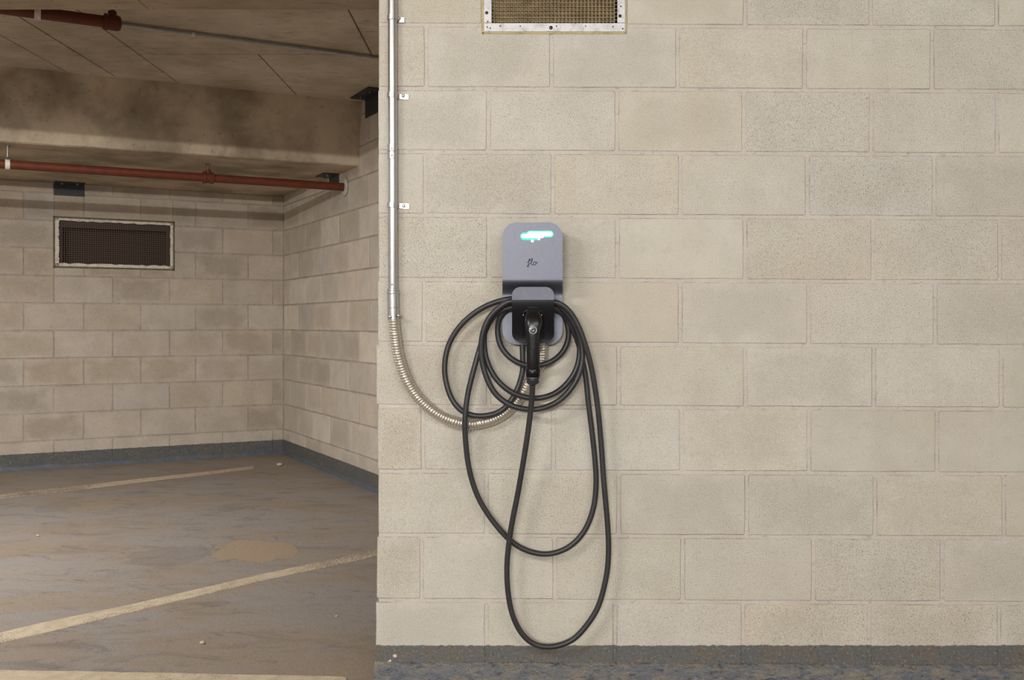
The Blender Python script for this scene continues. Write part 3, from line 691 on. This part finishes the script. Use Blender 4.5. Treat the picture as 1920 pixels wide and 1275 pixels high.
# ------------------------------------------------------------------ charging cable
cab = thing('charging_cable', Wd(1000, 1215, 0.05), 'long black charging cable coiled over the charger hook with its plug in the holster', 'cable')
CP = [(979,636,.030),(980,668,.032),(980,695,.034),(973,722,.036),(961,747,.042),(943,768,.046),(920,778,.048),(893,780,.048),(868,772,.046),(848,750,.042),(836,715,.038),(834,680,.036),(842,645,.036),(862,612,.042),(892,585,.050),(925,568,.056),(960,560,.060),
 (1000,561,.062),(1038,572,.060),(1058,592,.052),(1066,620,.046),(1063,645,.044),(1050,666,.046),(1028,681,.050),(1000,686,.052),(973,681,.052),(950,665,.05),(936,642,.048),(933,612,.048),(941,588,.056),(960,575,.064),
 (1000,572,.068),(1040,575,.066),(1066,593,.062),(1081,620,.056),(1087,652,.054),(1083,685,.056),(1069,712,.058),(1045,735,.06),(1015,746,.06),(985,745,.06),(955,733,.062),(930,710,.062),(914,680,.060),(908,650,.060),(909,622,.062),(920,595,.068),(941,575,.076),(962,567,.080),
 (1000,563,.084),(1038,568,.082),(1063,588,.076),(1081,616,.072),(1091,650,.070),(1091,682,.070),(1079,716,.072),(1055,746,.074),(1025,763,.075),(995,768,.076),(960,761,.077),(932,742,.077),(915,715,.077),(905,683,.077),(902,655,.079),(905,625,.083),(917,596,.087),(938,575,.092),(960,564,.096),
 (1000,572,.094),(1040,577,.082),(1066,602,.054),(1083,640,.042),(1093,679,.040),(1099,713,.040),(1103,753,.040),(1110,810,.036),(1116,867,.034),(1117.6,908,.034),(1113.5,949,.034),(1100,988,.034),(1079,1016,.034),(1052,1033,.034),(1018,1039,.034),(980,1029,.034),(950,1007,.036),(919,970,.038),(895,929,.042),(880,881,.048),(873,828,.058),(872,785,.064),(877,740,.064),(887,698,.064),(899,655,.060),(911,618,.060),(930,588,.066),(960,576,.074),
 (1000,574,.086),(1036,566,.098),(1060,576,.096),(1080,602,.092),(1096,642,.088),(1109,690,.076),(1120,758,.064),(1127,830,.054),(1132,900,.052),(1139,980,.05),(1141,1035,.05),(1136,1085,.05),(1119,1143,.05),(1085,1190,.05),(1058,1207,.05),(1028,1213,.05),(1000,1207,.05),(977,1186,.052),(960,1150,.055),(952,1105,.058),(950.5,1060,.06),(954,1020,.064),(961,975,.070),(971,925,.080),(983,855,.098),(992,795,.115),(997,750,.134),(998.5,722,.146)]
pth = smooth_line(spline([Wd(u, v, d) for (u, v, d) in CP], 0.008), 3)
sweep(pth, 0.0088, 14).build('cord', M_RUBBER, cab, True)
# plug: lofted superellipse sections
def loft(sec, name, mat, parent, n=24, e=2.8):
    v, f = [], []
    for (vv, uc, hw, d, hd) in sec:
        c = Wd(uc, vv, d); k = (D-d)/F
        for i in range(n):
            t = 2*math.pi*i/n; ct, st = math.cos(t), math.sin(t)
            v.append(c+Vector((math.copysign(abs(ct)**(2/e), ct)*hw*k, math.copysign(abs(st)**(2/e), st)*hd, 0)))
    for j in range(len(sec)-1):
        for i in range(n): f.append((j*n+i, j*n+(i+1)%n, (j+1)*n+(i+1)%n, (j+1)*n+i))
    f += [tuple(range(n)), tuple(range((len(sec)-1)*n, len(sec)*n))]
    return mesh(name, v, f, mat, parent, True)
loft([(578, 1000, 9.5, .132, .010), (580, 1000, 11.5, .136, .016), (586, 1000, 13.5, .142, .021), (593, 1000, 16.5, .147, .024), (602, 1000.2, 17.5, .153, .024), (611, 1000, 16.5, .158, .022), (622, 999.7, 14.2, .160, .020),
      (634, 999.6, 12.8, .160, .019), (655, 999.6, 12.4, .158, .0185), (675, 999.6, 12.4, .155, .0185), (691, 999.4, 12.4, .152, .0185), (693, 999.4, 12.0, .151, .018)], 'plug', M_GLOSS, cab)
loft([(692, 999.4, 13.0, .151, .019), (693, 999.4, 13.6, .151, .020), (705, 999.2, 13.2, .150, .0195), (706.5, 999.2, 12.4, .150, .018)], 'collar', M_BLACK, cab, e=2.3)
loft([(706, 999, 11.2, .149, .016), (707.5, 999, 12.2, .149, .018), (710.5, 999, 12.2, .149, .018), (711.5, 999, 10.6, .149, .015), (713, 999, 10.6, .149, .015), (714, 999, 12.0, .149, .017), (717.5, 999, 11.6, .148, .0165), (720.5, 998.8, 8.5, .147, .011), (722, 998.8, 6.0, .147, .0095)], 'strain_relief', M_RUBBER, cab, e=2.0)
p = Wd(999.3, 619, 0.1835); q = p-Vector((0, .02, 0))
ringm = MB(); n1, n2 = 24, 8
for i in range(n1):
    a = 2*math.pi*i/n1
    for j in range(n2):
        b = 2*math.pi*j/n2; rr = .0108+.0015*math.cos(b); ringm.v.append(p+Vector((rr*math.cos(a), -.0015*math.sin(b)-.0016, rr*math.sin(a))))
for i in range(n1):
    for j in range(n2): ringm.f.append((i*n2+j, ((i+1)%n1)*n2+j, ((i+1)%n1)*n2+(j+1)%n2, i*n2+(j+1)%n2))
btn = ringm.build('button_ring', M_RING, cab, True)
lathe([(-.003, .0096), (.0006, .0094), (.0012, .006), (.0006, .002)], p, q, 20).build('lock_button', M_LOCK, cab, True)
m = MB(); a = Wd(996.2, 654, .1784); b = Wd(1002, 631, .1786)
m.box((a.x, a.z, .174), (b.x, b.z, .1793), front); m.build('latch_slot', M_SLOT, cab)

# ------------------------------------------------------------------ conduit
con = thing('metal_conduit', Wd(736.5, 600, 0.02), 'shiny galvanised conduit running straight up the left edge of the front wall', 'conduit')
def vx(u, v, d=.021): return Wd(u, v, d)
rc = 17.0/2/F*(D-.021)
MB().cyl(vx(735.0, -240), vx(736.5, 546), rc, 28, caps=True).build('pipe', M_STEEL, con, True)
lathe([(0, rc+.0002), (.001, rc+.0016), (.0225, rc+.0017), (.0235, rc+.0004), (.0245, rc+.0017), (.046, rc+.0016), (.047, rc+.0002)], vx(735.6, 270.5), vx(735.7, 300), 28).build('coupling', M_STEEL, con, True)
for v in (279, 291.5):
    p = Wd(734.5, v, .021+rc+.001); lathe([(0, .0035), (.002, .0034), (.0026, .0015)], p, p-Vector((0, .01, 0)), 10).build('screw', M_SCREW, con, True)
lathe([(0, rc+.001), (.001, rc+.003), (.006, rc+.003), (.007, rc+.0012), (.010, rc+.0012), (.011, rc+.0052), (.015, rc+.0052), (.017, rc+.0028), (.060, rc+.0028), (.061, rc+.0018), (.062, rc+.0032), (.098, rc+.0032), (.100, rc+.001)],
      vx(736.3, 541), vx(737.5, 600), 28).build('connector', M_STEEL, con, True)
for (u, v) in ((731, 594), (747, 592)):
    p = Wd(u, v, .042); lathe([(-.012, .0052), (.001, .005), (.002, .003)], p, p-Vector((0, .01, 0)), 12).build('screw', M_SCREW, con, True)
p = Wd(735, 533, .021+rc); lathe([(-.001, .0036), (.0016, .0034), (.0022, .0012)], p, p-Vector((0, .01, 0)), 10).build('screw', M_SCREW, con, True)
def strap(v, tabu, bent):
    c = Wd(735.3, v, .021); n = 20; vs = []; fs = []; hh = .0075
    pr = []
    for i in range(n+1):
        th = math.pi*(1.06-1.16*i/n); pr.append((c.x+math.cos(th)*(rc+.0014), .021+math.sin(th)*(rc+.0014)))
    xt = Wd(tabu, v, 0).x
    pr += [(c.x+rc+.004, .007), (c.x+rc+.007, .0035), (xt, .003)]
    P2 = [(x, y, 0) for x, y in pr]
    for (x, o, _) in P2:
        vs += [front(x, c.z-hh, o), front(x, c.z+hh, o), front(x, c.z+hh, o+.0022), front(x, c.z-hh, o+.0022)]
    k = len(P2)
    for j in range(k-1):
        for i in range(4): fs.append((j*4+i, j*4+(i+1)%4, (j+1)*4+(i+1)%4, (j+1)*4+i))
    fs += [(0,1,2,3), tuple((k-1)*4+i for i in range(4))]
    s = mesh('strap', vs, fs, M_STEEL, con, False)
    p = Wd(tabu-8, v+1, .0046)
    lathe([(0, .0072), (.0012, .0072), (.0013, .0052), (.005, .005), (.006, .003)], p, p-Vector((0, .01, 0)), 6).build('bolt', M_SCREW, s, False)
    m = MB(); a = Wd(tabu-1, v+5, 0); m.box((xt-.014, c.z-.009, .0024), (xt+.004, c.z+.007, .0046), front); m.build('strap_tab', M_STEEL, s)
for (v, t) in ((34, 756), (179, 764), (385, 765), (-150, 764)): strap(v, t, 0)

fx = thing('flexible_conduit', Wd(875, 805, 0.02), 'ribbed flexible steel conduit sweeping from the straight conduit to the charger underside', 'conduit')
FP = [(738.5,599),(739.3,608),(741,627),(746,661),(753.5,689),(765,717),(782,743),(804,765),(830,782),(861,793),(883,795.5),(900,793.5),(926,786),(948,773),(967,755),(981,735),(993,713),(1007,694),(1016,677),(1017.5,660),(1017,642)]
fd = [.021]*8+[.020]*11+[.022,.026]
fp = spline([Wd(u, v, d) for (u, v), d in zip(FP, fd)], 0.0013)
fp = smooth_line(fp, 4)
PITCH = 0.0086
def frad(L):
    t = (L % PITCH)/PITCH; return 0.0152+0.0028*math.sqrt(max(0, math.sin(math.pi*t)))
sweep(fp, frad, 18).build('ribbed_tube', M_FLEX, fx, True)
clip = MB(); c = Wd(875, 796, .021)
# small saddle clip holding the flexible conduit, mostly behind the cable
pr = [(c.z-.030, .001), (c.z-.030, .003), (c.z-.020, .004)]
m = MB(); m.box((c.x-.009, c.z-.027, .0015), (c.x+.009, c.z-.014, .0036), front)
a0 = [(math.cos(t), math.sin(t)) for t in [math.pi*(-.12+1.24*i/14) for i in range(15)]]
vs, fs = [], []
for (cz, co) in a0:
    for (w, r_) in ((-.006, .0172), (.006, .0172), (.006, .0186), (-.006, .0186)):
        vs.append(front(c.x+w, c.z+cz*r_, .021+co*r_))
for j in range(14):
    for i in range(4): fs.append((j*4+i, j*4+(i+1)%4, (j+1)*4+(i+1)%4, (j+1)*4+i))
fs += [(0,1,2,3), tuple(56+i for i in range(4))]
m.add(vs, fs); m.build('saddle_clip', M_STEEL, fx)

# ------------------------------------------------------------------ overhead pipes
def pipe_line(u, v, h):                     # a point on a level run parallel to the back wall, from one measured point
    dep = F*h/(HV-v); return W(u, v, dep)
pe = sidew(s_of(648, dS), CZ+0.934, 0)      # where the red pipe enters the side wall
rp = thing('sprinkler_pipe', pe, 'red sprinkler pipe under the beam, ending in a collar in the side wall', 'pipe')
A = pe-dS*0; A = pe+dB*-0.02; Bp = pe+dB*5.2
RP = 0.027
MB().cyl(A, Bp, RP, 24).build('pipe', M_RED, rp, True)
lathe([(0, RP+.030), (.006, RP+.034), (.012, RP+.030), (.016, RP+.004), (.010, RP-.002)], pe+dB*0.002, pe+dB*1, 28).build('wall_collar', M_PLASTER, rp, True)
def tee(t, parent, axis0, dirn, rad, up=True, cap=False):
    c = axis0+dirn*t; k = rad/0.027
    if not cap:
        tm = lathe([(0, rad+.001), (.002, rad+.010), (.016, rad+.011), (.018, rad+.006), (.052, rad+.006), (.054, rad+.011), (.068, rad+.010), (.070, rad+.001)], c-dirn*.035, c+dirn*1, 24)
    else:
        tm = lathe([(0, rad+.001), (.002, rad+.010), (.014, rad+.012), (.018, rad+.007), (.060, rad+.009), (.072, rad+.004), (.078, rad*.5), (.080, .002)], c+dirn*.038, c-dirn*1, 24)
    f_ = tm.build('tee_fitting', M_REDFIT, parent, True)
    b = lathe([(0, .017), (rad+.012, .017), (rad+.013, .019), (rad+.024, .019), (rad+.025, .012)], c, c+Vector((0, 0, 1)), 16).build('branch_socket', M_REDFIT, parent, True)
    hz = c+Vector((0, 0, rad+.022)); m = MB()
    m.cyl(hz, hz+Vector((0, 0, .008)), .012, 6); m.cyl(hz+Vector((0, 0, .006)), hz+Vector((0, 0, .020)), .006, 10)
    for sg in (-1, 1):
        q = [hz+dirn*(sg*.006)+Vector((0,0,.008)), hz+dirn*(sg*.013)+Vector((0,0,.016)), hz+dirn*(sg*.013)+Vector((0,0,.030)), hz+dirn*(sg*.005)+Vector((0,0,.038))]
        s = sweep(q, .0022, 6); m.add(s.v, s.f)
    m.cyl(hz+Vector((0,0,.018)), hz+Vector((0,0,.036)), .003, 8); m.cyl(hz+Vector((0,0,.038)), hz+Vector((0,0,.041)), .015, 14)
    m.build('sprinkler_head', M_BRASS, parent)
def t_at(axis0, dirn, u):
    k = (u-960)/F; ax, ay = axis0.x, axis0.y+D; return (k*ay-ax)/(dirn.x-k*dirn.y)
tee(t_at(pe, dB, 390), rp, pe, dB, RP)
def hanger(t, parent, axis0, dirn, rad, zc):
    c = axis0+dirn*t
    st = lathe([(0, rad+.001), (0, rad+.003), (.026, rad+.003), (.026, rad+.001)], c-dirn*.013, c+dirn, 24).build('hanger_strap', M_WHITE, parent, False)
    m = MB(); m.cyl(c+Vector((0, 0, rad)), Vector((c.x, c.y, zc)), .005, 8); m.cyl(c+Vector((0,0,rad+.002)), c+Vector((0,0,rad+.016)), .011, 6)
    m.cyl(Vector((c.x, c.y, zc-.012)), Vector((c.x, c.y, zc)), .014, 12)
    m.build('hanger_rod', M_SCREW, parent)
hanger(t_at(pe, dB, 14), rp, pe, dB, RP, ZS)
h2 = 1.38; q0 = pipe_line(228, 45, h2)      # second run, high under the slab
rq = thing('sprinkler_pipe', q0, 'dark red sprinkler pipe close under the ceiling slab, ending in a capped fitting', 'pipe')
MB().cyl(q0+dB*0.02, q0+dB*3.2, RP, 24).build('pipe', M_RED, rq, True)
tee(0.04, rq, q0, dB, RP, cap=True)
hanger(t_at(q0, dB, 70), rq, q0, dB, RP, ZTOP)
h3 = 1.4425; g0 = pipe_line(228, 46, h3)
gc = thing('ceiling_conduit', g0, 'thin grey conduit running across the ceiling slab from behind the capped red pipe end', 'conduit')
gd = (pipe_line(709, 109, h3)-g0); gd.z = 0; gd.normalize()
MB().cyl(g0-gd*0.10, g0+gd*4.2, .0098, 16).build('pipe', M_GREYPIPE, gc, True)
cc = g0+gd*t_at(g0, gd, 362)
lathe([(0, .0100), (0, .0125), (.016, .0125), (.016, .0100)], cc-gd*.008, cc+gd, 16).build('clip', M_WHITE, gc, False)

# ------------------------------------------------------------------ angle brackets
def bracket(fn, s0, s1, zt, drop, reach, label, th=0.008):
    c = fn((s0+s1)/2, zt, 0); o = thing('angle_bracket', c, label, 'bracket', None)
    bar(MB(), fn, s0, s1, zt-drop, zt-0.0005, 0.0015, th+.0015, .0015).build('wall_plate', M_BRACKET, o)
    m = MB(); m.box((s0, zt-th, th+.002), (s1, zt-0.0005, reach), fn); f = m.build('ceiling_plate', M_BRACKET, o)
    for t in (0.25, 0.75):
        s = s0+(s1-s0)*t; a = fn(s, zt-th, reach*0.6); MB().cyl(a, a-Vector((0, 0, .012)), .010, 6).build('bolt', M_SCREW, o)
    return o
bracket(backw, s_of(158, dB), s_of(101, dB), ZS, 0.095, 0.09, 'dark angle bracket at the top of the back wall, above the wide vent')
bracket(sidew, s_of(619.5, dS), s_of(636, dS), ZS, 0.088, 0.11, 'dark angle bracket under the beam, just behind the end of the red pipe')
bracket(sidew, s_of(687, dS), s_of(722, dS), ZTOP, 0.125, 0.11, 'dark angle bracket under the slab beside the left edge of the front wall')

# ------------------------------------------------------------------ painted lines and grit
def stripe(pts, mat, label, wl, endcap=None):
    """pts: (u, v top, v bottom) along the line"""
    T_ = [Wf(u, a, .003) for (u, a, b) in pts]; B_ = [Wf(u, b, .003) for (u, a, b) in pts]
    dT = (T_[0]-T_[1]).normalized()*wl; T_ = [T_[0]+dT]+T_; B_ = [B_[0]+dT]+B_
    rows_t, rows_b = [], []
    r = random.Random(2)
    for L_, R_ in ((T_, rows_t), (B_, rows_b)):
        for i in range(len(L_)-1):
            n = max(2, int((L_[i+1]-L_[i]).length/0.05))
            for k in range(n): R_.append(L_[i].lerp(L_[i+1], k/n))
        R_.append(L_[-1])
    n = min(len(rows_t), len(rows_b))
    def rs(Lx): return [Lx[min(len(Lx)-1, round(i*(len(Lx)-1)/(n-1)))] for i in range(n)]
    A_, B2 = rs(rows_t), rs(rows_b); v = []
    for a, b in zip(A_, B2):
        j1, j2 = r.uniform(-.003, .003), r.uniform(-.003, .003)
        a = Vector((a.x, a.y+j1, zf(a.y)+.0028)); b = Vector((b.x, b.y+j2, zf(b.y)+.0028))
        v += [a, b, Vector((b.x, b.y, b.z-.0035)), Vector((a.x, a.y, a.z-.0035))]
    f = []
    for k in range(n-1):
        for i in range(4): f.append((k*4+i, k*4+(i+1)%4, (k+1)*4+(i+1)%4, (k+1)*4+i))
    f += [(0,1,2,3), tuple((n-1)*4+i for i in range(4))]
    o = mesh('parking_line', v, f, mat); return tag(o, label, 'painted line')
stripe([(0, 927, 934), (112, 914.5, 922), (270, 896.5, 902.5), (380, 885, 890), (476, 873.7, 878)], M_LINE1, 'thin faded parking line nearest the back wall', 1.5)
stripe([(0, 1186, 1205), (75, 1168, 1188), (251, 1132, 1146), (487.5, 1077, 1089), (706, 1030.5, 1042.5), (740, 1023.5, 1035)], M_LINE2, 'worn cream parking line running diagonally up to the front wall', 1.2)
stripe([(0, 1256, 1280), (200, 1259.5, 1283), (400, 1263.5, 1287), (642, 1268.2, 1291), (649, 1270, 1289.5)], M_LINE3, 'cream painted line in the foreground, along the bottom edge of the photograph', 1.2)
def pebble(u, v, r, label, mat=M_STONE):
    c = Wf(u, v); rg = random.Random(int(u)); bm = bmesh.new(); bmesh.ops.create_icosphere(bm, subdivisions=2, radius=1)
    vs = [Vector((a.co.x*r*1.3, a.co.y*r, a.co.z*r*.7))*rg.uniform(.85, 1.12) for a in bm.verts]; fs = [tuple(x.index for x in f.verts) for f in bm.faces]; bm.free()
    o = mesh('pebble', [c+q+Vector((0, 0, r*.6)) for q in vs], fs, mat, None, True); tag(o, label, 'pebble')
pebble(524, 873.5, .018, 'small tan pebble on the floor near the corner of the bay')
pebble(379, 1207, .008, 'tiny white pebble on the floor below the diagonal line, left of the front wall')
pebble(631, 1156.5, .005, 'tiny pale chip on the floor close to the left edge of the front wall')
pebble(71, 1005.5, .007, 'tiny pale pebble on the floor at the far left of the bay')
